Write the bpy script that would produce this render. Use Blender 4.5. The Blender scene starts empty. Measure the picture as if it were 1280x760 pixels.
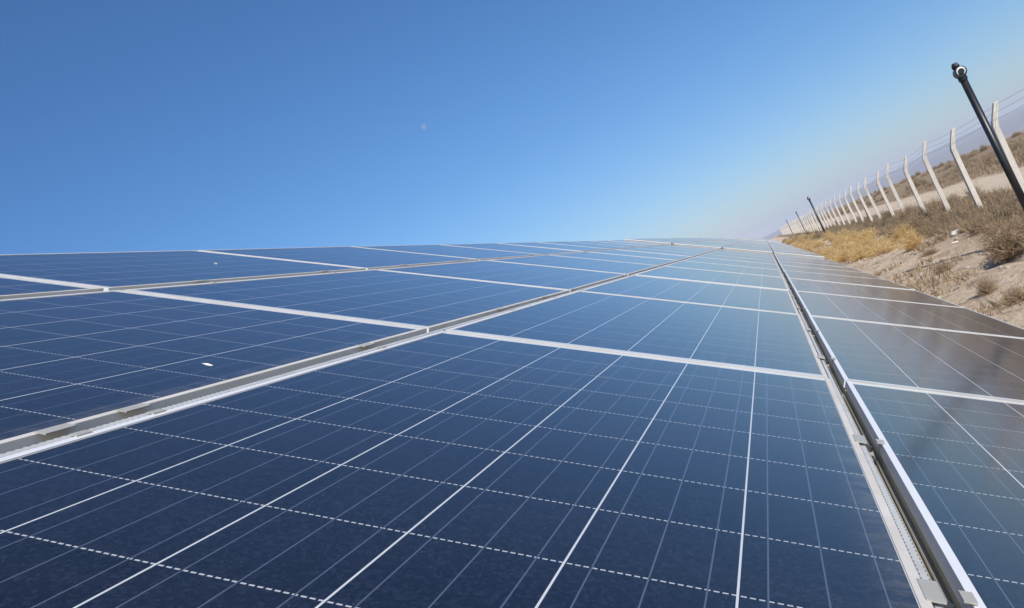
import bpy, bmesh, math, random
import numpy as np
from mathutils import Vector, Matrix, noise

random.seed(7)
rng = np.random.default_rng(7)
SC = bpy.context.scene
COL = SC.collection

# ------------------------------------------------------------------ camera
CAM_H = 1.72
TH = math.radians(31.0)
CT, ST = math.cos(TH), math.sin(TH)
UC, VC, HC = -0.72113, 0.77805, 0.31484                      # camera in panel-plane coordinates
cam_d = bpy.data.cameras.new('Camera')
cam = bpy.data.objects.new('Camera', cam_d)
COL.objects.link(cam)
Q = np.array([[0.2563762, -0.0800947, 0.9632529], [-0.8687603, 0.4177551, 0.2659628], [-0.423706, -0.9050224, 0.0375194]])                       # columns: image right, image down, view axis
rm = Matrix(((Q[0][0], -Q[0][1], -Q[0][2]), (Q[1][0], -Q[1][1], -Q[1][2]), (Q[2][0], -Q[2][1], -Q[2][2])))
cam.matrix_world = Matrix.Translation((0, 0, CAM_H)) @ rm.to_4x4()
cam_d.sensor_width = 36.0
cam_d.lens = 36.0 * 1036.051 / 1280.0
cam_d.shift_x = (640 - 680.095) / 1280.0
cam_d.shift_y = (382.319 - 380) / 1280.0
cam_d.clip_start = 0.02
cam_d.clip_end = 40000
SC.camera = cam

# ------------------------------------------------------------------ light
SUN_EL = math.radians(42)
hx, hy = -0.87, -0.493
SUN = Vector((hx * math.cos(SUN_EL), hy * math.cos(SUN_EL), math.sin(SUN_EL))).normalized()
world = bpy.data.worlds.new('World'); SC.world = world; world.use_nodes = True
wn = world.node_tree.nodes; wl = world.node_tree.links
sky = wn.new('ShaderNodeTexSky'); sky.sky_type = 'NISHITA'; sky.sun_disc = False
sky.sun_elevation = SUN_EL; sky.sun_rotation = math.atan2(hx, hy) % (2 * math.pi)
sky.altitude = 0; sky.air_density = 1.0; sky.dust_density = 0.8; sky.ozone_density = 8.0
hs = wn.new('ShaderNodeHueSaturation'); hs.inputs['Saturation'].default_value = 1.14
wl.new(sky.outputs[0], hs.inputs['Color']); wl.new(hs.outputs[0], wn['Background'].inputs[0])
wn['Background'].inputs[1].default_value = 0.12
sl = bpy.data.lights.new('Sun', 'SUN'); sl.energy = 4.8; sl.angle = math.radians(0.5); sl.color = (1.0, 0.95, 0.87)
so = bpy.data.objects.new('Sun', sl); COL.objects.link(so)
so.rotation_euler = SUN.to_track_quat('Z', 'Y').to_euler(); so.location = (0, 0, 30)
SC.view_settings.view_transform = 'Standard'; SC.view_settings.look = 'None'
SC.view_settings.exposure = 0.09; SC.view_settings.gamma = 1.0
SC.cycles.use_denoising = True
SC.cycles.max_bounces = 6
SC.cycles.volume_bounces = 1
SC.cycles.transparent_max_bounces = 24

# ------------------------------------------------------------------ helpers
def tag(o, label=None, cat=None, group=None, kind=None):
    if label: o['label'] = label
    if cat: o['category'] = cat
    if group: o['group'] = group
    if kind: o['kind'] = kind
    return o

def mesh_obj(name, verts, faces, mat=None, parent=None, smooth=False):
    me = bpy.data.meshes.new(name)
    me.from_pydata([tuple(map(float, v)) for v in verts], [], [tuple(f) for f in faces])
    if mat: me.materials.append(mat)
    if smooth:
        for pl in me.polygons: pl.use_smooth = True
    me.update()
    o = bpy.data.objects.new(name, me); COL.objects.link(o)
    if parent: o.parent = parent
    return o

def tri_obj(name, V, mat, parent=None):
    """V: (n,3,3) array of triangles"""
    n = len(V)
    me = bpy.data.meshes.new(name)
    me.vertices.add(n * 3); me.vertices.foreach_set('co', V.reshape(-1).astype(np.float32))
    me.loops.add(n * 3); me.loops.foreach_set('vertex_index', np.arange(n * 3, dtype=np.int32))
    me.polygons.add(n); me.polygons.foreach_set('loop_start', np.arange(0, n * 3, 3, dtype=np.int32))
    me.polygons.foreach_set('loop_total', np.full(n, 3, dtype=np.int32))
    me.update(calc_edges=True)
    me.materials.append(mat)
    o = bpy.data.objects.new(name, me); COL.objects.link(o)
    if parent: o.parent = parent
    return o

def empty(name, loc=(0, 0, 0), rot=(0, 0, 0)):
    o = bpy.data.objects.new(name, None); COL.objects.link(o)
    o.location = loc; o.rotation_euler = rot; o.empty_display_size = 0.2
    return o

class MB:
    def __init__(s): s.v = []; s.f = []
    def box(s, x0, x1, y0, y1, z0, z1, M=None):
        b = len(s.v)
        c = [(x0, y0, z0), (x1, y0, z0), (x1, y1, z0), (x0, y1, z0), (x0, y0, z1), (x1, y0, z1), (x1, y1, z1), (x0, y1, z1)]
        if M is not None: c = [tuple(M @ Vector(q)) for q in c]
        s.v += c
        s.f += [(b, b+3, b+2, b+1), (b+4, b+5, b+6, b+7), (b, b+1, b+5, b+4), (b+1, b+2, b+6, b+5), (b+2, b+3, b+7, b+6), (b+3, b, b+4, b+7)]
    def tube(s, pts, rad, n=8, cap=True):
        pts = [Vector(q) for q in pts]
        rads = rad if isinstance(rad, (list, tuple)) else [rad] * len(pts)
        rings = []
        for i, q in enumerate(pts):
            t = (pts[min(i+1, len(pts)-1)] - pts[max(i-1, 0)]).normalized()
            a = Vector((0, 0, 1)) if abs(t.z) < .9 else Vector((1, 0, 0))
            u = t.cross(a).normalized(); w = t.cross(u)
            b = len(s.v)
            for k in range(n):
                an = 2 * math.pi * k / n
                s.v.append(tuple(q + (u * math.cos(an) + w * math.sin(an)) * rads[i]))
            rings.append(b)
        for i in range(len(rings) - 1):
            for k in range(n):
                s.f.append((rings[i] + k, rings[i] + (k+1) % n, rings[i+1] + (k+1) % n, rings[i+1] + k))
        if cap:
            s.f.append(tuple(rings[0] + k for k in range(n))[::-1]); s.f.append(tuple(rings[-1] + k for k in range(n)))
    def build(s, name, mat, parent=None, smooth=False):
        return mesh_obj(name, s.v, s.f, mat, parent, smooth)

def bevel(o, w=0.004, seg=2):
    m = o.modifiers.new('Bevel', 'BEVEL'); m.width = w; m.segments = seg; m.limit_method = 'ANGLE'
    return o

# ------------------------------------------------------------------ materials
def new_mat(name):
    m = bpy.data.materials.new(name); m.use_nodes = True
    nt = m.node_tree
    return m, nt, nt.nodes, nt.links, nt.nodes['Principled BSDF']

class G:
    """tiny node-graph helper"""
    def __init__(s, nt): s.nt = nt; s.n = nt.nodes; s.l = nt.links
    def put(s, sock, v):
        if hasattr(v, 'links'): s.l.new(v, sock)
        else: sock.default_value = v
    def m(s, op, a, b=0.0, c=0.0):
        k = s.n.new('ShaderNodeMath'); k.operation = op
        s.put(k.inputs[0], a); s.put(k.inputs[1], b); s.put(k.inputs[2], c)
        return k.outputs[0]
    def mix(s, f, a, b):
        k = s.n.new('ShaderNodeMix'); k.data_type = 'RGBA'
        s.put(k.inputs[0], f)
        for i, v in ((6, a), (7, b)):
            if hasattr(v, 'links'): s.l.new(v, k.inputs[i])
            else: k.inputs[i].default_value = (*v, 1) if len(v) == 3 else v
        return k.outputs[2]
    def noise(s, vec, scale, detail=4, rough=.55, out='Fac'):
        k = s.n.new('ShaderNodeTexNoise'); k.inputs['Scale'].default_value = scale
        k.inputs['Detail'].default_value = detail; k.inputs['Roughness'].default_value = rough
        if vec is not None: s.l.new(vec, k.inputs['Vector'])
        return k.outputs[out]
    def ramp(s, f, stops):
        k = s.n.new('ShaderNodeValToRGB'); s.put(k.inputs[0], f)
        e = k.color_ramp.elements
        while len(e) < len(stops): e.new(.5)
        for el, (p, c) in zip(e, stops):
            el.position = p; el.color = (*c, 1) if len(c) == 3 else c
        return k.outputs[0]
    def step(s, x, a, b):
        k = s.n.new('ShaderNodeMapRange'); k.interpolation_type = 'SMOOTHSTEP'
        s.put(k.inputs[0], x); k.inputs[1].default_value = a; k.inputs[2].default_value = b
        return k.outputs[0]
    def coord(s, kind='Object'): return s.n.new('ShaderNodeTexCoord').outputs[kind]
    def xyz(s, vec):
        k = s.n.new('ShaderNodeSeparateXYZ'); s.l.new(vec, k.inputs[0]); return k.outputs
    def scale(s, vec, sc):
        k = s.n.new('ShaderNodeMapping'); s.l.new(vec, k.inputs[0]); k.inputs['Scale'].default_value = sc; return k.outputs[0]

def simple_mat(name, col, rough=.6, metal=0.0, var=.15, scale=8.0, dirt=None, dirt_amt=.3, bump=0.0):
    m, nt, n, l, b = new_mat(name); g = G(nt)
    co = g.coord()
    f = g.noise(co, scale, 5)
    c0 = tuple(max(0, c * (1 - var)) for c in col); c1 = tuple(min(1, c * (1 + var)) for c in col)
    c = g.mix(f, c0, c1)
    if dirt:
        d = g.step(g.noise(co, scale * .35, 6, .65), .5 - dirt_amt * .3, .75)
        c = g.mix(g.m('MULTIPLY', d, dirt_amt), c, dirt)
    l.new(c, b.inputs['Base Color']); b.inputs['Roughness'].default_value = rough; b.inputs['Metallic'].default_value = metal
    if bump:
        k = n.new('ShaderNodeBump'); k.inputs['Strength'].default_value = bump; k.inputs['Distance'].default_value = .02
        l.new(g.noise(co, scale * 6, 4), k.inputs['Height']); l.new(k.outputs[0], b.inputs['Normal'])
    return m

P = 0.1578                       # cell pitch
NL, NW = 10, 6
GL, GW = 1.626, NW * P           # visible glass size inside the lips
LIP = 0.011
PL, PW = GL + 2 * LIP, GW + 2 * LIP

def glass_material():
    m, nt, n, l, b = new_mat('solar_cells_under_glass'); g = G(nt)
    co = g.coord(); x, y, z = g.xyz(co)
    info = n.new('ShaderNodeObjectInfo')
    cu = g.m('DIVIDE', g.m('ADD', x, NL * P / 2), P)
    cv = g.m('DIVIDE', g.m('ADD', y, GW / 2), P)
    inside = g.m('MULTIPLY', g.m('GREATER_THAN', cu, 0.0), g.m('LESS_THAN', cu, float(NL)))
    fu, fv = g.m('FRACT', cu), g.m('FRACT', cv)
    du = g.m('SUBTRACT', .5, g.m('ABSOLUTE', g.m('SUBTRACT', fu, .5)))      # distance to the cell gap, in pitches
    dv = g.m('SUBTRACT', .5, g.m('ABSOLUTE', g.m('SUBTRACT', fv, .5)))
    gap_v = g.m('LESS_THAN', dv, .00115 / P)                                   # gaps between strings
    cross = g.m('LESS_THAN', du, .00125 / P)                                   # gaps across the strings
    dash = g.m('LESS_THAN', g.m('FRACT', g.m('DIVIDE', y, P / 20.0)), .66)
    gap_u = g.m('MULTIPLY', cross, dash)
    b3 = g.m('ABSOLUTE', g.m('SUBTRACT', g.m('FRACT', g.m('MULTIPLY', fv, 3.0)), .5))
    bus = g.m('LESS_THAN', b3, .00085 * 3 / P)
    gap_u = g.m('MULTIPLY', gap_u, g.m('SUBTRACT', 1.0, bus))
    # cells: each one a slightly different blue, with the crystal flakes of polycrystalline silicon
    cell_id = n.new('ShaderNodeCombineXYZ')
    l.new(g.m('FLOOR', cu), cell_id.inputs[0]); l.new(g.m('FLOOR', cv), cell_id.inputs[1]); l.new(g.m('MULTIPLY', info.outputs['Random'], 91.7), cell_id.inputs[2])
    wn_ = n.new('ShaderNodeTexWhiteNoise'); wn_.noise_dimensions = '3D'; l.new(cell_id.outputs[0], wn_.inputs['Vector'])
    vor = n.new('ShaderNodeTexVoronoi'); vor.inputs['Scale'].default_value = 240; l.new(co, vor.inputs['Vector'])
    vx = n.new('ShaderNodeSeparateColor'); l.new(vor.outputs['Color'], vx.inputs[0])
    base = g.mix(wn_.outputs['Value'], (.0032, .0050, .0115), (.0058, .0084, .0180))
    base = g.mix(g.m('MULTIPLY', g.m('POWER', vx.outputs[0], 2.6), .9), base, (.014, .019, .037))
    c = g.mix(g.m('MULTIPLY', bus, .8), base, (.085, .10, .15))
    c = g.mix(g.m('MAXIMUM', gap_v, g.m('MULTIPLY', gap_u, .8)), c, (.52, .53, .54))
    c = g.mix(inside, (.60, .59, .565), c)
    # a film of dust: thicker along the frame, streaked down the slope
    dn = g.noise(g.scale(co, (1.0, .35, 1.0)), 9, 6, .6)
    dn2 = g.noise(co, 420, 2, .6)
    ex = g.m('SUBTRACT', GL / 2, g.m('ABSOLUTE', x)); ey = g.m('ADD', y, GW / 2)
    edge = g.m('MAXIMUM', g.m('SUBTRACT', 1.0, g.step(ex, 0, .02)), g.m('SUBTRACT', 1.0, g.step(ey, 0, .05)))
    spk = g.step(g.noise(co, 420, 1, .4), .74, .8)
    dust = g.m('ADD', g.m('MULTIPLY', g.step(dn, .35, .75), .003), g.m('MULTIPLY', edge, g.m('MULTIPLY', g.step(g.noise(g.scale(co, (3.0, 1.0, 1.0)), 14, 6, .7), .3, .7), .12)))
    dust = g.m('ADD', dust, g.m('MULTIPLY', g.step(dn2, .5, .8), .006))
    dust = g.m('ADD', dust, g.m('MULTIPLY', spk, .10))
    streak = g.step(g.noise(g.scale(co, (26.0, 1.6, 1.0)), 1.0, 5, .65), .52, .78)
    spots = g.m('MULTIPLY', g.step(g.noise(co, 34, 3, .5), .60, .66), g.step(g.noise(co, 3.1, 3), .45, .65))
    dust = g.m('ADD', dust, g.m('ADD', g.m('MULTIPLY', streak, .010), g.m('MULTIPLY', spots, .005)))
    dust = g.m('ADD', dust, .001)
    c = g.mix(dust, c, (.50, .44, .36))
    l.new(c, b.inputs['Base Color'])
    b.inputs['IOR'].default_value = 1.5
    l.new(g.m('ADD', .10, g.m('MULTIPLY', g.noise(co, 6, 4), .025)), b.inputs['Roughness'])
    b.inputs['Sheen Weight'].default_value = .09; b.inputs['Sheen Roughness'].default_value = .35; b.inputs['Sheen Tint'].default_value = (1, .97, .92, 1)
    return m

M_GLASS = glass_material()
M_FRAME = simple_mat('dusty_aluminium', (.57, .56, .53), .5, .25, .12, 18, (.42, .37, .29), .7)
M_FRAME_DUSTY = simple_mat('dust_caked_lip', (.53, .505, .47), .8, .05, .15, 26, (.42, .38, .32), .6)
M_FRAME_SIDE = simple_mat('sun_toned_anodised_side', (.68, .68, .69), .45, .1, .05, 18)  # outer wall and upslope lip: paler colour stands in for sunlight on them
M_FRAME_LIFTED = simple_mat('shade_lifted_side', (.84, .83, .79), .6, .05, .10, 20, (.66, .63, .55), .5)  # downslope wall: colour lightened to make up for shade in the gap
M_FRAME_LOW = simple_mat('shade_toned_aluminium_wall', (.42, .39, .31), .6, .1, .12, 14, (.32, .28, .2), .6)  # recessed lower wall: shade of the gap put in as darker olive
M_GALV = simple_mat('galvanised_steel', (.45, .42, .35), .55, .2, .2, 25, (.22, .2, .15), .4)
M_STRIP = simple_mat('pale_aluminium_profile', (.44, .43, .39), .5, .25, .15, 30, (.36, .32, .26), .5)
def strip_material():
    m, nt, n, l, b = new_mat('perforated_pale_profile'); g = G(nt)
    co = g.coord(); x, y, z = g.xyz(co); gx, gy, gz = g.xyz(g.coord('Generated'))
    c = g.mix(g.noise(co, 30, 5), (.46, .455, .43), (.58, .575, .55))
    c = g.mix(g.m('MULTIPLY', g.step(g.noise(co, 11, 6, .65), .42, .75), .5), c, (.36, .32, .26))
    band = g.m('GREATER_THAN', g.m('ABSOLUTE', g.m('SUBTRACT', gy, .5)), .36)
    slot = g.m('MULTIPLY', band, g.m('LESS_THAN', g.m('FRACT', g.m('DIVIDE', x, .011)), .5))
    c = g.mix(g.m('MULTIPLY', slot, .8), c, (.07, .065, .055))
    l.new(c, b.inputs['Base Color']); b.inputs['Roughness'].default_value = .5; b.inputs['Metallic'].default_value = .2
    return m
M_PERF = strip_material()
M_BOLT = simple_mat('dark_bolt_steel', (.08, .075, .07), .5, .6, .2, 40)
M_CONC = simple_mat('pale_concrete', (.60, .555, .485), .9, 0, .18, 6, (.40, .35, .28), .5, .3)
M_BLACK = simple_mat('black_painted_steel', (.012, .012, .014), .38, 0, .3, 12, (.06, .05, .04), .25)
M_WHITE = simple_mat('white_plastic', (.75, .74, .70), .5, 0, .08, 10)
M_LENS = simple_mat('dark_lens', (.01, .01, .012), .1, 0, .1, 10)
M_WIRE = simple_mat('grey_fence_wire', (.42, .41, .40), .5, .5, .15, 10)
M_DROP = simple_mat('dried_white_dropping', (.72, .71, .66), .9, 0, .2, 60)
M_STONE = simple_mat('pale_limestone', (.50, .44, .36), .95, 0, .25, 5, (.40, .33, .25), .5, .6)
M_STONE_W = simple_mat('white_limestone', (.68, .65, .60), .95, 0, .15, 5, (.55, .5, .42), .4, .5)

def foliage_mat(name, cols, rough=.9):
    m, nt, n, l, b = new_mat(name); g = G(nt)
    info = n.new('ShaderNodeObjectInfo')
    geo = n.new('ShaderNodeNewGeometry')
    f = g.noise(geo.outputs['Position'], 3.3, 5, .7)
    isl = geo.outputs['Random Per Island']
    t = g.m('ADD', g.m('MULTIPLY', isl, .55), g.m('ADD', g.m('MULTIPLY', f, .5), g.m('MULTIPLY', info.outputs['Random'], .25)))
    k = len(cols)
    c = g.ramp(g.m('SUBTRACT', t, .2), [(i / (k - 1), cols[i]) for i in range(k)])
    l.new(c, b.inputs['Base Color']); b.inputs['Roughness'].default_value = rough
    b.inputs['Specular IOR Level'].default_value = .15
    tr = n.new('ShaderNodeBsdfTranslucent'); l.new(c, tr.inputs[0])
    mx = n.new('ShaderNodeMixShader'); mx.inputs[0].default_value = .42
    l.new(b.outputs[0], mx.inputs[1]); l.new(tr.outputs[0], mx.inputs[2]); l.new(mx.outputs[0], n['Material Output'].inputs[0])
    return m
M_BUSH = foliage_mat('dry_brown_twigs', [(.27, .185, .105), (.40, .29, .175), (.51, .39, .25), (.60, .48, .33)])
M_YEL = foliage_mat('dry_yellow_straw', [(.52, .35, .15), (.68, .49, .22), (.78, .60, .31), (.84, .70, .43)])
M_GRASS = foliage_mat('withered_ground_grass', [(.28, .19, .11), (.39, .28, .17), (.48, .37, .24), (.56, .45, .31)])

# ------------------------------------------------------------------ panel-plane frame
NRM = Vector((0, -ST, CT)); VD = Vector((0, -CT, -ST))
def pw(u, v, h=0.0):                 # plane coordinates (along row, down the slope, height) -> world
    return Vector((0, 0, CAM_H)) + Vector((1, 0, 0)) * (u - UC) + VD * (v - VC) + NRM * (h - HC)

# ------------------------------------------------------------------ ground
TRACK_Y0, TRACK_Y1 = -6.3, -9.3
def ground_z(x, y):
    r = math.hypot(x, y)
    z = 0.0
    near = 1.0 / (1 + (r / 120.0) ** 2)
    z += (noise.noise((x * .25, y * .25, 1.3)) * .10 + noise.noise((x * .9, y * .9, 5.1)) * .05) * near
    if -5.4 < y < -0.9 and x < 60:
        # rain ruts running off the table edge
        k = min(1, (y + 5.4) / 1.5, (-0.9 - y) / .5)
        q = -x * .44 + y * .9 + noise.noise((x * .3, y * .3, 9.)) * .8 + noise.noise((x * 1.4, y * 1.4, 4.)) * .12
        f_ = (q * .95) % 1.0
        z -= (.20 if noise.noise((x * .35, y * .35, 17.)) > -.15 else .06) * k * (max(0, 1 - abs(f_ - .2) / .2) if f_ > .2 else max(0, 1 - abs(f_ - .2) / .07))
        z += noise.noise((x * 2.6, y * 2.6, 2.2)) * .03 * k
    if TRACK_Y1 < y < TRACK_Y0:
        z *= .4
    if y < -10:                       # scrubby rise beyond the track, then the land drops away
        z += .35 * max(0, 1 - abs(y + 23) / 11) * (1 + .6 * noise.noise((x * .08, y * .1, 4.)))
    if y < -27:
        z -= 32 * (1 - math.exp(-((-27 - y) / 70.0) ** 1.3))
    if x > 320:
        z -= max(0, 32 * (1 - math.exp(-((x - 320) / 150.0) ** 1.3)) + min(z, 0))
    if y > 40:
        z -= 32 * (1 - math.exp(-((y - 40) / 120.0) ** 1.5)) * (1 if x < 320 else 0)
    if z < -32: z = -32
    return z

def seq(*segs):
    out = []
    for a, b, st in segs: out += list(np.arange(a, b, st))
    return out
xs = seq((-6000, -500, 500), (-500, -60, 40), (-60, -4, 4), (-4, 34, .22), (34, 70, .5), (70, 160, 2), (160, 400, 8), (400, 1000, 50), (1000, 12001, 1000))
ys = seq((-9000, -2000, 500), (-2000, -300, 100), (-300, -60, 10), (-60, -26, 1.5), (-26, -6, .5), (-6, -.6, .16), (-.6, 6, 1.1), (6, 80, 8), (80, 400, 40), (400, 9001, 860))
V = [(x, y, ground_z(x, y)) for y in ys for x in xs]
nx = len(xs)
F = [(j*nx+i, j*nx+i+1, (j+1)*nx+i+1, (j+1)*nx+i) for j in range(len(ys)-1) for i in range(nx-1)]

def ground_material():
    m, nt, n, l, b = new_mat('dry_steppe_soil'); g = G(nt)
    geo = n.new('ShaderNodeNewGeometry'); pos = geo.outputs['Position']
    x, y, z = g.xyz(pos)
    n1 = g.noise(pos, .9, 8, .68); n2 = g.noise(pos, 7, 6, .7); n3 = g.noise(pos, .12, 5, .6)
    sand = g.ramp(n2, [(.25, (.42, .30, .19)), (.45, (.60, .455, .315)), (.72, (.70, .565, .42))])
    scrub = g.ramp(n2, [(.25, (.20, .135, .08)), (.5, (.31, .22, .135)), (.75, (.42, .31, .2))])
    # scrub litter along the fence, pale washed soil by the table, pale track behind the fence
    yy = g.m('ADD', y, g.m('MULTIPLY', g.m('SUBTRACT', n1, .5), 2.2))
    fence_band = g.m('MULTIPLY', g.step(yy, -6.6, -5.6), g.m('SUBTRACT', 1.0, g.step(yy, -3.9, -2.9)))
    beyond = g.m('SUBTRACT', 1.0, g.step(yy, -10.2, -9.2))
    n4 = g.noise(g.scale(pos, (1.0, 1.6, 1.0)), 2.6, 7, .75)
    patches = g.m('MAXIMUM', g.m('MULTIPLY', g.step(n1, .55, .68), .6), g.m('MULTIPLY', g.step(n4, .50, .62), .7))
    msk = g.m('MINIMUM', 1.0, g.m('MAXIMUM', g.m('MAXIMUM', fence_band, g.m('MULTIPLY', beyond, g.step(n3, .1, .4))), patches))
    c = g.mix(msk, sand, scrub)
    far = g.step(g.m('ABSOLUTE', y), 60, 300)
    plain = g.ramp(g.noise(pos, .006, 5, .6), [(.3, (.20, .16, .11)), (.7, (.34, .27, .19))])
    c = g.mix(far, c, plain)
    l.new(c, b.inputs['Base Color']); b.inputs['Roughness'].default_value = 1.0
    b.inputs['Specular IOR Level'].default_value = .1
    k = n.new('ShaderNodeBump'); k.inputs['Strength'].default_value = 1.0; k.inputs['Distance'].default_value = .08
    l.new(g.m('ADD', n2, g.m('MULTIPLY', g.noise(pos, 40, 4, .7), .35)), k.inputs['Height']); l.new(k.outputs[0], b.inputs['Normal'])
    return m
M_GROUND = ground_material()
gr = mesh_obj('ground', V, F, M_GROUND, None, True); tag(gr, kind='structure')

# pale dirt track behind the fence
def ribbon(name, y0, y1, x0, x1, st, mat, lift=.004):
    rows = [i for i in np.linspace(0, 1, 13)]
    X = np.arange(x0, x1, st); vv = []; ff = []
    for t in rows:
        for x in X:
            w = .35 * noise.noise((x * .11, 3.7, t > .5 and 8. or 2.)) + .12 * noise.noise((x * .7, 1., t))
            y = y0 + (y1 - y0) * t + w
            # two shallow wheel ruts, edges sunk just under the ground sheet
            rut = -.05 * math.exp(-((t - .28) / .07) ** 2) - .05 * math.exp(-((t - .72) / .07) ** 2)
            ed = -.09 if t in (0, 1) else 0
            vv.append((x, y, ground_z(x, y) + lift + .05 + rut + ed))
    k = len(X)
    for j in range(len(rows) - 1):
        for i in range(k - 1): ff.append((j*k+i, j*k+i+1, (j+1)*k+i+1, (j+1)*k+i)[::-1])
    return mesh_obj(name, vv, ff, mat, None, True)
M_TRACK = simple_mat('pale_track_dust', (.56, .44, .315), 1.0, 0, .16, 1.2, (.40, .3, .2), .45, .4)
tag(ribbon('path', TRACK_Y0, TRACK_Y1, -10, 320, .7, M_TRACK), kind='structure')

# far hills across the plain
def hills():
    vv = []; ff = []
    A = np.radians(np.arange(-75, 60, .35)); R_ = [3300, 3700, 4100, 4500, 5000, 5600]
    for j, r in enumerate(R_):
        prof = [0, .55, .9, 1.0, .75, 0][j]
        for a in A:
            dg = -math.degrees(a)
            h = 20 + 52 * (1 / (1 + math.exp(-(dg - 8) / 4.5)))
            h *= 1 + .15 * noise.noise((a * 9, j * .25, 3.)) +   .05 * noise.noise((a * 40, j * .5, 1.))
            vv.append((r * math.cos(a), r * math.sin(a), -33 + h * prof * 1.25))
    k = len(A)
    for j in range(len(R_) - 1):
        for i in range(k - 1): ff.append((j*k+i, j*k+i+1, (j+1)*k+i+1, (j+1)*k+i)[::-1])
    return mesh_obj('hills', vv, ff, simple_mat('bare_hill_earth', (.13, .125, .12), 1.0, 0, .3, .004), None, True)
tag(hills(), kind='structure')

# ------------------------------------------------------------------ haze
hz = MB(); hz.box(-6500, 9000, -8000, 8000, -34, 76)
mh = bpy.data.materials.new('haze_air'); mh.use_nodes = True
hn = mh.node_tree.nodes; hn.remove(hn['Principled BSDF'])
pv = hn.new('ShaderNodeVolumePrincipled'); pv.inputs['Color'].default_value = (.79, .84, .96, 1); pv.inputs['Density'].default_value = .00028
pv.inputs['Anisotropy'].default_value = 0
mh.node_tree.links.new(pv.outputs[0], hn['Material Output'].inputs['Volume'])
tag(hz.build('haze', mh), kind='stuff')

# ------------------------------------------------------------------ solar panels
def frame_mesh():
    """picture-frame extrusion: flush upper box, recessed lower wall, bottom flange"""
    prof = [(-LIP, -.0025), (-LIP, 0.0), (0.0, 0.0), (0.0, -.018), (-.005, -.018), (-.005, -.036), (0.0, -.036), (0.0, -.040), (-.028, -.040), (-.028, -.037)]
    # offset outward (negative = inward) and height
    vv = []; ff = []
    n = len(prof)
    for sx, sy in ((-1, -1), (1, -1), (1, 1), (-1, 1)):
        for o, z in prof: vv.append((sx * (PL / 2 + o), sy * (PW / 2 + o), z))
    mats = []
    for c in range(4):
        d = (c + 1) % 4
        for i in range(n - 1):
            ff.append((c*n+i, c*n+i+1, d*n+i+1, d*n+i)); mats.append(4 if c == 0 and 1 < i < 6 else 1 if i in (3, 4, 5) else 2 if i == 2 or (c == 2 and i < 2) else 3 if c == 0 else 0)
    return vv, ff, mats

def make_panel(name='solar_panel'):
    e = empty(name)
    vv, ff, mats = frame_mesh()
    fr = mesh_obj('frame', vv, ff, M_FRAME, e); fr.data.materials.append(M_FRAME_LOW); fr.data.materials.append(M_FRAME_SIDE); fr.data.materials.append(M_FRAME_DUSTY); fr.data.materials.append(M_FRAME_LIFTED)
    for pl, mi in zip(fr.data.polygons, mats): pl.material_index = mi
    g = MB(); g.box(-GL/2 - .004, GL/2 + .004, -GW/2 - .004, GW/2 + .004, -.0065, -.0015); g.build('cell_glass', M_GLASS, e)
    jb = MB(); jb.box(-.06, .06, GW/2 - .13, GW/2 - .05, -.03, -.0068); jb.build('junction_box', M_BLACK, e)
    return e

TPITCH = 1.668
U_SEAM = 1.313                        # seam at the far end of the panel in the foreground
ROWS = [('lowest row', 1.4805), ('second row up', .4735), ('third row up', -.540), ('topmost row', -1.566)]
ORD = ['first', 'second', 'third', 'fourth', 'fifth', 'sixth', 'seventh', 'eighth', 'ninth', 'tenth', 'eleventh', 'twelfth', 'thirteenth']
proto = None
def copy_tree(o, parent=None):
    c = o.copy(); COL.objects.link(c)
    if parent: c.parent = parent
    for ch in o.children: copy_tree(ch, c)
    return c

TABLES = []                           # (first u, number of panels, v shift, h shift)
u = U_SEAM - 2 * TPITCH
TABLES.append((u, 11, 0, 0)); u += 11 * TPITCH + .30
for k in range(4):
    TABLES.append((u, 13, 0.02 * (k % 2), [.030, .018, .035, .022][k])); u += 13 * TPITCH + .30
TNAMES = ['nearest table', 'second table away', 'third table away', 'fourth table away', 'farthest table']
for ti, (u0, n, dv, dh) in enumerate(TABLES):
    for ri, (rname, v) in enumerate(ROWS):
        for k in range(n):
            if proto is None: proto = o = make_panel()
            else: o = copy_tree(proto)
            jit = random.uniform(-.002, .002)
            o.location = pw(u0 + (k + .5) * TPITCH, v + dv + jit * .7, dh + jit * .8)
            o.rotation_euler = (TH + random.uniform(-.0012, .0012), random.uniform(-.0012, .0012), random.uniform(-.0006, .0006))
            if ti == 0:
                where = 'just behind the camera' if k == 0 else 'in the immediate foreground' if k == 1 else '%s beyond the foreground one' % ORD[k - 2]
                lab = 'blue solar panel in the %s, %s' % (rname, where)
            else:
                lab = 'solar panel in the %s of the %s, %s along' % (rname, TNAMES[ti], ORD[k])
            tag(o, lab, 'solar panel', 'solar panels mounted on the long tilted tables')

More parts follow.
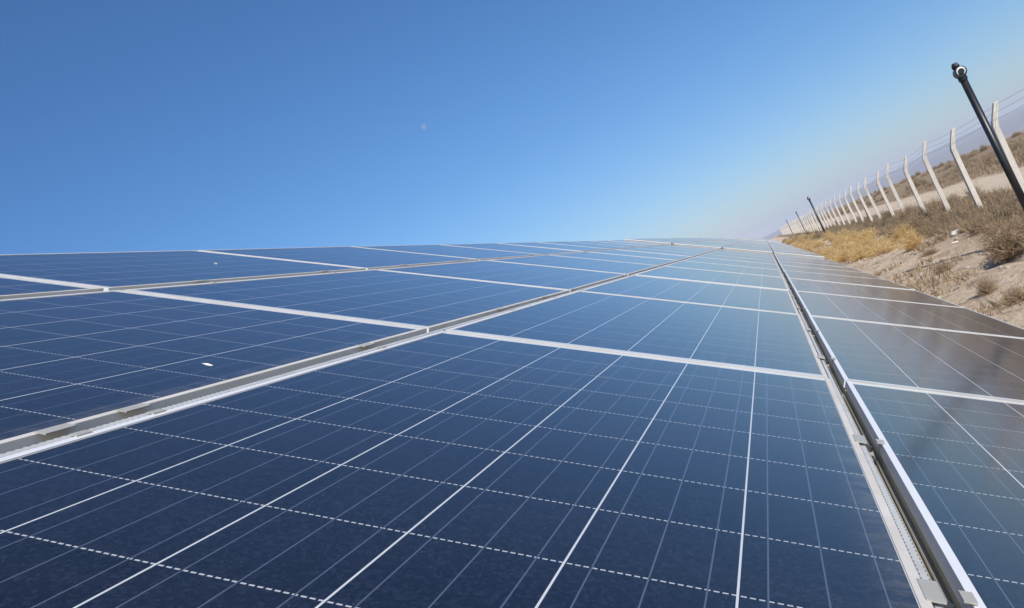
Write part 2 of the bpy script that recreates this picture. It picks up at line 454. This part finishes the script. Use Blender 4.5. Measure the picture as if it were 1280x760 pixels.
# mounting structure of each table: purlins under the seams, cover strips and clamps in the gaps, legs and rafters
GAPS = [(.958, .996), (-.0555, -.011), (-1.0815, -1.0245)]
CLAMPS_NEAR = {0: [.092, .695, 1.653, 2.36, 3.3, 4.1, 4.98, 5.8, 6.65, 7.5], 1: [.11, .243, .95, 1.935, 2.518, 3.04, 4.45, 5.2, 6.1, 6.9, 7.8, 8.6]}
def make_mounting(ti, u0, n, dv, dh):
    u1 = u0 + n * TPITCH
    org = pw(u0, 0, dh)
    e = empty('mounting_frame', org, (TH, 0, 0))
    Lx = u1 - u0
    def loc(v): return -(v + dv)                       # local Y is up the slope
    for v in (1.90, .977, -.033, -1.053, -1.99):
        q = MB(); y = loc(v)
        q.box(0, Lx, y - .03, y + .03, -.0475, -.0445); q.box(0, Lx, y - .03, y - .027, -.1, -.0476); q.box(0, Lx, y + .027, y + .03, -.1, -.0476)
        q.build('rail', M_GALV, e)
    for gi, (va, vb) in enumerate(GAPS):
        # the pale profile that lies against the upper (or lower) panel's frame in each gap
        q = MB()
        if gi == 0: a, b = va + .0036, va + .0125
        else: a, b = vb - .0170, vb - .0036
        tz = -.004 if gi == 0 else -.0012
        q.box(0, Lx, loc(b), loc(a), tz - .004, tz); q.box(0, Lx, loc(b) + .002, loc(a) - .002, -.0444, tz - .0041)
        q.build('cover_strip', M_PERF, e)
        if ti > 1: continue
        if ti == 0:
            us = list(CLAMPS_NEAR.get(gi, [])); 
            last = us[-1] if us else u0
            us += [u0 + k * TPITCH + o for k in range(n) for o in (.42, 1.25) if u0 + k * TPITCH + o > last + .5]
        else: us = [u0 + k * TPITCH + o for k in range(n) for o in (.42,)]
        for uu in us:
            q = MB(); x = uu - u0; m = (va + vb) / 2
            q.box(x - .024, x + .024, loc(va + .0135), loc(va - .004), .0008, .0028)
            q.box(x - .012, x + .012, loc(vb + .004), loc(vb - .008), .0008, .0028)
            q.box(x - .012, x + .012, loc(vb - .0105), loc(va + .0137), -.0200, -.0165)
            c = q.build('clamp', M_STRIP, e)
            q = MB(); q.tube([(x, loc(m), -.044), (x, loc(m), -.0162)], .006, 6); q.tube([(x, loc(m), -.016), (x, loc(m), -.008)], .0075, 6); q.build('bolt', M_BOLT, c)
    # rafters and legs
    for k in range(int(Lx / 3.3) + 1):
        x = min(Lx - .3, .6 + k * 3.3)
        q = MB(); q.box(x - .03, x + .03, loc(1.85), loc(-1.95), -.16, -.101); q.build('rafter', M_GALV, e)
        for v in (1.35, -1.35):
            topw = pw(u0 + x, v, dh - .16)
            zb = ground_z(topw.x, topw.y) - .4
            # leg stands plumb: build it in the frame's local space
            q = MB(); R_ = Matrix.Rotation(-TH, 4, 'X')
            tl = Vector((x, loc(v), -.16)); ln = topw.z - zb
            Mx = Matrix.Translation(tl) @ R_
            q.box(-.04, .04, -.04, .04, -ln, .03, Mx); q.build('leg', M_GALV, e)
    tag(e, ['galvanised mounting frame with gap strips and clamps under the nearest panels', 'galvanised mounting frame under the second table of panels', 'galvanised mounting frame under the third table of panels',
            'galvanised mounting frame under the fourth table of panels', 'galvanised mounting frame under the farthest table of panels'][ti], 'mounting frame', 'mounting frames under the panels')
for ti, t in enumerate(TABLES): make_mounting(ti, *t)

# droppings and flakes on the glass
def blob(name, u, v, a, b, ang, label, h=.0):
    n = 14; vv = [(0, 0, .0025)]; ff = []
    for k in range(n):
        t = 2 * math.pi * k / n; r = 1 + random.uniform(-.22, .22)
        x, y = a * r * math.cos(t), b * r * math.sin(t)
        vv.append((x * math.cos(ang) - y * math.sin(ang), x * math.sin(ang) + y * math.cos(ang), 0))
    for k in range(n): ff.append((0, 1 + k, 1 + (k + 1) % n))
    ff.append(tuple(range(n, 0, -1)))
    o = mesh_obj(name, vv, ff, M_DROP, None, True)
    o.location = pw(u, v, -.0012 + h); o.rotation_euler = (TH, 0, 0)
    tag(o, label, 'bird dropping', 'droppings and flakes on the glass')
blob('bird_dropping', .568, -.174, .007, .017, -.35, 'white elongated dropping on the third-row foreground panel near the seam')
blob('bird_dropping', 2.406, -1.512, .008, .010, 0, 'tiny white fleck on the topmost row at left')

# ------------------------------------------------------------------ fence
FY = -4.95
fence = empty('concrete_fence', (15.5, FY, 0))
tag(fence, 'long wire fence on white concrete posts with tips bent outward', 'fence')
def post_shape(h0=-.3, kink=1.83, w=.128):
    prof = [(0, h0, w), (0, kink - .06, w * .92), (-.035, kink + .05, w * .88), (-.20, kink + .40, w * .72)]
    vv = []; ff = []
    for (dy, z, ww) in prof:
        for sx, sy in ((-1, -1), (1, -1), (1, 1), (-1, 1)): vv.append((sx * ww / 2, dy + sy * ww / 2, z))
    for i in range(len(prof) - 1):
        for k in range(4): ff.append((i*4+k, i*4+(k+1) % 4, (i+1)*4+(k+1) % 4, (i+1)*4+k))
    ff += [(3, 2, 1, 0), tuple(len(vv) - 4 + k for k in range(4))]
    return vv, ff
NP = 70; SP = 3.6
pts_top = []
pv_, pf_ = post_shape(); pp = None
for k in range(NP):
    x = [15.4, 18.85, 22.75, 26.3, 29.9, 33.5, 37.05, 40.3][k] if k < 8 else 15.5 + k * SP + random.uniform(-.22, .22)
    if pp is None:
        pp = o = mesh_obj('post', pv_, pf_, M_CONC, fence); bevel(o, .012)
    else:
        o = pp.copy(); COL.objects.link(o); o.parent = fence
    y = random.uniform(-.05, .05); z = ground_z(x, FY)
    o.location = (x - 15.5, y, z + random.uniform(-.05, .05))
    o.rotation_euler = (random.uniform(-.028, .028), random.uniform(-.028, .028), random.uniform(-.12, .12))
    pts_top.append(o.location.copy())
for (dy, dz) in ((-.075, 2.17), (-.03, 2.03), (.03, 1.90)):
    q = MB(); path = []
    for i, c in enumerate(pts_top):
        path.append((c.x, c.y + dy, c.z + dz))
        if i < len(pts_top) - 1:
            d = pts_top[i + 1]; path.append(((c.x + d.x) / 2, (c.y + d.y) / 2 + dy, (c.z + d.z) / 2 + dz - .02))
    # the strands sit on the bent tips
    off = -(dz - 1.83) * .5 if dz > 1.85 else 0.03
    path = [(a, b + off, c_) for a, b, c_ in path]
    q.tube(path, .0032, 5); q.build('wire', M_WIRE, fence)
# chain link between the posts
def link_mat():
    m, nt, n, l, b = new_mat('chain_link_wire'); g = G(nt)
    x, y, z = g.xyz(g.coord())
    a = g.m('ABSOLUTE', g.m('SUBTRACT', g.m('FRACT', g.m('MULTIPLY', g.m('ADD', x, z), 11.0)), .5))
    c = g.m('ABSOLUTE', g.m('SUBTRACT', g.m('FRACT', g.m('MULTIPLY', g.m('SUBTRACT', x, z), 11.0)), .5))
    f = g.m('MAXIMUM', g.m('LESS_THAN', a, .014), g.m('LESS_THAN', c, .014))
    b.inputs['Base Color'].default_value = (.62, .60, .56, 1); b.inputs['Metallic'].default_value = .2; b.inputs['Roughness'].default_value = .55
    tr = n.new('ShaderNodeBsdfTransparent'); mx = n.new('ShaderNodeMixShader')
    l.new(f, mx.inputs[0]); l.new(tr.outputs[0], mx.inputs[1]); l.new(b.outputs[0], mx.inputs[2]); l.new(mx.outputs[0], n['Material Output'].inputs[0])
    return m
vv = []; ff = []
for i, c in enumerate(pts_top):
    vv += [(c.x, c.y + .07, c.z + .05), (c.x, c.y + .07, c.z + 1.78)]
    if i: ff.append((2*i-2, 2*i, 2*i+1, 2*i-1))
mesh_obj('wire_mesh', vv, ff, link_mat(), fence)
c = pts_top[8]
q = MB(); q.tube([(c.x + 1.15, c.y, c.z - .1), (c.x + .05, c.y, c.z + 1.35)], .05, 4); q.build('brace', M_CONC, fence)

# ------------------------------------------------------------------ black poles
def make_pole():
    e = empty('black_pole')
    q = MB(); q.tube([(0, 0, -.4), (0, 0, 2.68)], [.058, .054], 16); q.build('pole', M_BLACK, e, True)
    q = MB(); q.box(-.11, .11, -.11, .11, -.02, .02); q.build('base_plate', M_BLACK, e)
    q = MB(); q.tube([(0, 0, 2.66), (0, 0, 2.73)], .068, 16); q.build('collar', M_BLACK, e)
    # sensor head: short drum looking back along the row, white ring round a dark lens, small cap above
    q = MB(); q.tube([(-.085, 0, 2.80), (.07, 0, 2.80)], [.088, .088], 18); hd = q.build('sensor_head', M_BLACK, e)
    bm = bmesh.new(); N1, N2 = 24, 8
    for i in range(N1):
        for k in range(N2):
            a = math.radians(-30) + math.radians(270) * i / (N1 - 1); b = 2 * math.pi * k / N2; w_ = .005 + .011 * math.sin(math.pi * i / (N1 - 1)); r = .056 + w_ * math.cos(b)
            bm.verts.new((-.088 + w_ * math.sin(b), r * math.cos(a), 2.80 + r * math.sin(a)))
    bm.verts.ensure_lookup_table()
    for i in range(N1 - 1):
        for k in range(N2):
            bm.faces.new([bm.verts[j] for j in (i*N2+k, i*N2+(k+1) % N2, ((i+1) % N1)*N2+(k+1) % N2, ((i+1) % N1)*N2+k)])
    me = bpy.data.meshes.new('ring'); bm.to_mesh(me); bm.free(); me.materials.append(M_WHITE)
    o = bpy.data.objects.new('ring', me); COL.objects.link(o); o.parent = hd
    q = MB(); q.tube([(-.095, 0, 2.80), (-.084, 0, 2.80)], .043, 16); q.build('lens', M_LENS, hd)
    q = MB(); q.tube([(-.01, .02, 2.87), (-.01, .02, 2.91), (-.01, .02, 2.965)], [.05, .062, .038], 12); q.tube([(-.06, .05, 2.90), (.05, -.03, 2.93)], .022, 8); q.build('cap', M_BLACK, e)
    return e
pole = make_pole()
PL_ = [(14.35, -3.70, 'black steel pole with ringed sensor head, nearest, in front of the concrete posts'),
       (60, -3.72, 'black pole rising from the yellow grass, second from the camera'),
       (110, -4.75, 'thin black pole far down the fence, third from the camera'),
       (160, -4.75, 'tiny black pole at the far end of the fence line')]
for i, (x, y, lab) in enumerate(PL_):
    o = pole if i == 0 else copy_tree(pole)
    o.location = (x, y, ground_z(x, y)); o.rotation_euler = (0, 0, 0 if i == 0 else random.uniform(-.5, .5))
    tag(o, lab, 'pole', 'black poles between the panels and the fence')

# ------------------------------------------------------------------ dry plants
def bush_tris(n, h, w, seed, up=.5, blade=.012):
    r = np.random.default_rng(seed); T = []
    for i in range(n):
        a = r.uniform(0, 2 * math.pi); el = math.acos(r.uniform(0.05 + .3 * up, 1.0)) * (1.25 - .5 * up)
        d = np.array([math.cos(a) * math.sin(el), math.sin(a) * math.sin(el), math.cos(el)])
        ln = r.uniform(.55, 1.0)
        p0 = np.array([r.normal(0, .10) * w, r.normal(0, .10) * w, -.03])
        p1 = p0 + d * np.array([w, w, h]) * ln * r.uniform(.4, .6)
        dd = d + r.normal(0, .3, 3) * np.array([1, 1, .5])
        p2 = p1 + dd * np.array([w, w, h]) * ln * .5
        s = np.cross(d, r.normal(0, 1, 3)); s /= np.linalg.norm(s) + 1e-9
        bw = blade * r.uniform(.6, 1.4)
        T += [(p0 - s * bw / 2, p0 + s * bw / 2, p1 + s * bw / 2), (p0 - s * bw / 2, p1 + s * bw / 2, p1 - s * bw / 2), (p1 - s * bw / 2, p1 + s * bw / 2, p2)]
        for k in range(4):                               # side twigs and withered leaves
            t = r.uniform(.3, 1.0); q = p1 + (p2 - p1) * t if r.random() < .6 else p0 + (p1 - p0) * t
            e = r.normal(0, 1, 3); e[2] = abs(e[2]) * .7 + .2; e /= np.linalg.norm(e); s2 = np.cross(e, r.normal(0, 1, 3)); s2 /= np.linalg.norm(s2)
            L = r.uniform(.08, .24) * h
            T.append((q - s2 * bw * .7, q + s2 * bw * .7, q + e * L))
    T = np.array(T)
    T[..., 2] = np.maximum(T[..., 2], -.05)
    return T
def variants(name, n, specs, mat):
    out = []
    for i, (k, h, w, up, bl) in enumerate(specs):
        out.append(tri_obj(name, bush_tris(k, h, w, 100 + i * 7 + len(name), up, bl), mat))
    return out
BUSH_V = variants('dry_bush', 0, [(520, .55, .50, .15, .008), (560, .42, .62, .05, .008), (460, .70, .42, .35, .008), (540, .5, .55, .2, .009)], M_BUSH)
YEL_V = variants('yellow_grass_clump', 0, [(420, .52, .42, .55, .008), (400, .42, .5, .45, .008), (440, .60, .38, .65, .007)], M_YEL)
used = set()
def plant(V, x, y, s, label, cat, group):
    src = random.choice(V)
    if src.name in used:
        o = src.copy(); COL.objects.link(o)
    else:
        o = src; used.add(src.name)
    o.location = (x, y, ground_z(x, y)); o.scale = (s * random.uniform(.85, 1.2), s * random.uniform(.85, 1.2), s * random.uniform(.85, 1.15)); o.rotation_euler = (0, 0, random.uniform(0, 6.28))
    tag(o, label, cat, group)
GB = 'dry bushes along the fence'
plant(BUSH_V, 13.1, -2.95, 1.15, 'big grey-brown bush by the right picture edge, below the nearest black pole', 'bush', GB)
plant(BUSH_V, 12.6, -3.25, .95, 'dry bush pressed against the right side of the big grey-brown bush', 'bush', GB)
plant(BUSH_V, 15.0, -2.35, .42, 'small dark tuft alone on the pale washed soil', 'bush', GB)
plant(BUSH_V, 18.2, -2.75, .38, 'low brown tuft at the end of a rut on pale soil', 'bush', GB)
plant(BUSH_V, 10.7, -2.0, .40, 'low brown tuft close to the lower edge of the panels', 'bush', GB)
plant(BUSH_V, 9.6, -2.0, .42, 'brown tuft at the panel edge in the bottom right corner of the soil strip', 'bush', GB)
x = 11.0
while x < 75:
    for _ in range(3 if x < 40 else 2):
        y = random.uniform(-6.0, -3.7)
        plant(BUSH_V, x + random.uniform(-.4, .4), y, random.uniform(.55, 1.0), 'dry brown bush in the scrub at the foot of the fence posts', 'bush', GB)
    x += .95 if x < 40 else 1.9
for i in range(46):
    x = random.uniform(20, 95); y = random.uniform(-3.4, -1.5)
    plant(YEL_V, x, y, random.uniform(.75, 1.15), 'clump of tall yellow dry grass between the panels and the fence', 'grass clump', 'yellow grass clumps beside the panels')
for i in range(22):
    x = random.uniform(24, 36); y = random.uniform(-3.3, -1.7)
    plant(YEL_V, x, y, random.uniform(.8, 1.15), 'clump of tall yellow dry grass between the panels and the fence', 'grass clump', 'yellow grass clumps beside the panels')
for i in range(26):
    x = random.uniform(55, 130); y = random.uniform(-4.2, -1.6)
    plant(BUSH_V, x, y, random.uniform(.7, 1.1), 'dry brown bush far along the strip between panels and fence', 'bush', GB)
for i in range(170):
    x = 30 + 150 * random.random() ** 1.3; y = random.uniform(-26, -10.5)
    plant(BUSH_V, x, y, random.uniform(.6, 1.3), 'dry bush on the scrubby rise behind the dirt track', 'bush', 'bushes on the rise behind the track')

# withered ground cover
def cover():
    n = 105000
    x = 6 + 64 * rng.random(n) ** 1.6; y = np.empty(n)
    sel = rng.random(n)
    y = np.where(sel < .55, rng.normal(-4.5, .85, n), np.where(sel < .75, rng.uniform(-4.5, -1.0, n), rng.uniform(-26, -9.6, n)))
    T = np.empty((n, 3, 3)); keep = np.ones(n, bool)
    for i in range(n):
        if TRACK_Y1 - .2 < y[i] < TRACK_Y0 + .2 or y[i] > -1.1: keep[i] = False; continue
        if y[i] > -3.7 and noise.noise((x[i] * .8, y[i] * .8, 3.)) < .2: keep[i] = False; continue
        z = ground_z(x[i], y[i])
        h = rng.uniform(.06, .24) * (1.25 if y[i] < -3.6 else .7); a = rng.uniform(0, 6.28); w = rng.uniform(.006, .016) * (1 + x[i] / 40)
        lx, ly = rng.normal(0, .45, 2) * h
        T[i] = [(x[i] - w * math.cos(a), y[i] - w * math.sin(a), z - .01), (x[i] + w * math.cos(a), y[i] + w * math.sin(a), z - .01), (x[i] + lx, y[i] + ly, z + h)]
    return tri_obj('dry_grass', T[keep], M_GRASS)
tag(cover(), 'withered short grass and litter covering the soil', 'grass', kind='stuff')

# ------------------------------------------------------------------ stones
def stone_mesh(name, seed, mat):
    bm = bmesh.new(); bmesh.ops.create_icosphere(bm, subdivisions=2, radius=1.0)
    for v in bm.verts:
        d = 1 + .35 * noise.noise(v.co * 1.3 + Vector((seed * 3.1, 0, 0))) + .12 * noise.noise(v.co * 4 + Vector((0, seed, 0)))
        v.co = Vector((v.co.x * d, v.co.y * d * .8, v.co.z * d * .55))
    me = bpy.data.meshes.new(name); bm.to_mesh(me); bm.free(); me.materials.append(mat)
    o = bpy.data.objects.new(name, me); COL.objects.link(o); return o
def place_stone(o, x, y, s, label, group=None):
    o.location = (x, y, ground_z(x, y) + s * .18); o.scale = (s, s, s); o.rotation_euler = (0, 0, random.uniform(0, 6.28)); tag(o, label, 'stone', group)
place_stone(stone_mesh('stone', 1, M_STONE_W), 16.5, -3.73, .13, 'white stone lying among scrub left of the big grey-brown bush')
place_stone(stone_mesh('stone', 2, M_STONE_W), 19.8, -3.65, .13, 'white stone at the upper end of the washed soil patch')
place_stone(stone_mesh('stone', 3, M_STONE_W), 18.5, -3.3, .09, 'small cream stone just below the white stone on the soil patch')
SV = [stone_mesh('stone', 4 + k, M_STONE) for k in range(4)]; su = set()
for i in range(170):
    x = 7.5 + 24 * random.random() ** 1.3; y = random.uniform(-3.8, -1.25)
    src = SV[i % 4]
    if src.name in su: o = src.copy(); COL.objects.link(o)
    else: o = src; su.add(src.name)
    place_stone(o, x, y, random.uniform(.012, .05), 'small pale pebble on the washed soil strip beside the panels', 'pebbles on the washed soil')

# ------------------------------------------------------------------ moon
bm = bmesh.new(); bmesh.ops.create_uvsphere(bm, u_segments=32, v_segments=16, radius=34)
me = bpy.data.meshes.new('moon'); bm.to_mesh(me); bm.free()
mm, nt, n, l, b = new_mat('moon_through_daylight'); g = G(nt)
l.new(g.mix(g.noise(g.coord(), .06, 4), (.3, .3, .32), (.7, .7, .72)), b.inputs['Base Color']); b.inputs['Roughness'].default_value = 1
tr = n.new('ShaderNodeBsdfTransparent'); mx = n.new('ShaderNodeMixShader'); mx.inputs[0].default_value = .15
l.new(tr.outputs[0], mx.inputs[1]); l.new(b.outputs[0], mx.inputs[2]); l.new(mx.outputs[0], n['Material Output'].inputs[0])
me.materials.append(mm)
moon = bpy.data.objects.new('moon', me); COL.objects.link(moon)
moon.location = Vector((.913, .292, .285)) * 10500
tag(moon, 'faint small daytime moon in the blue sky above the panels', 'moon')
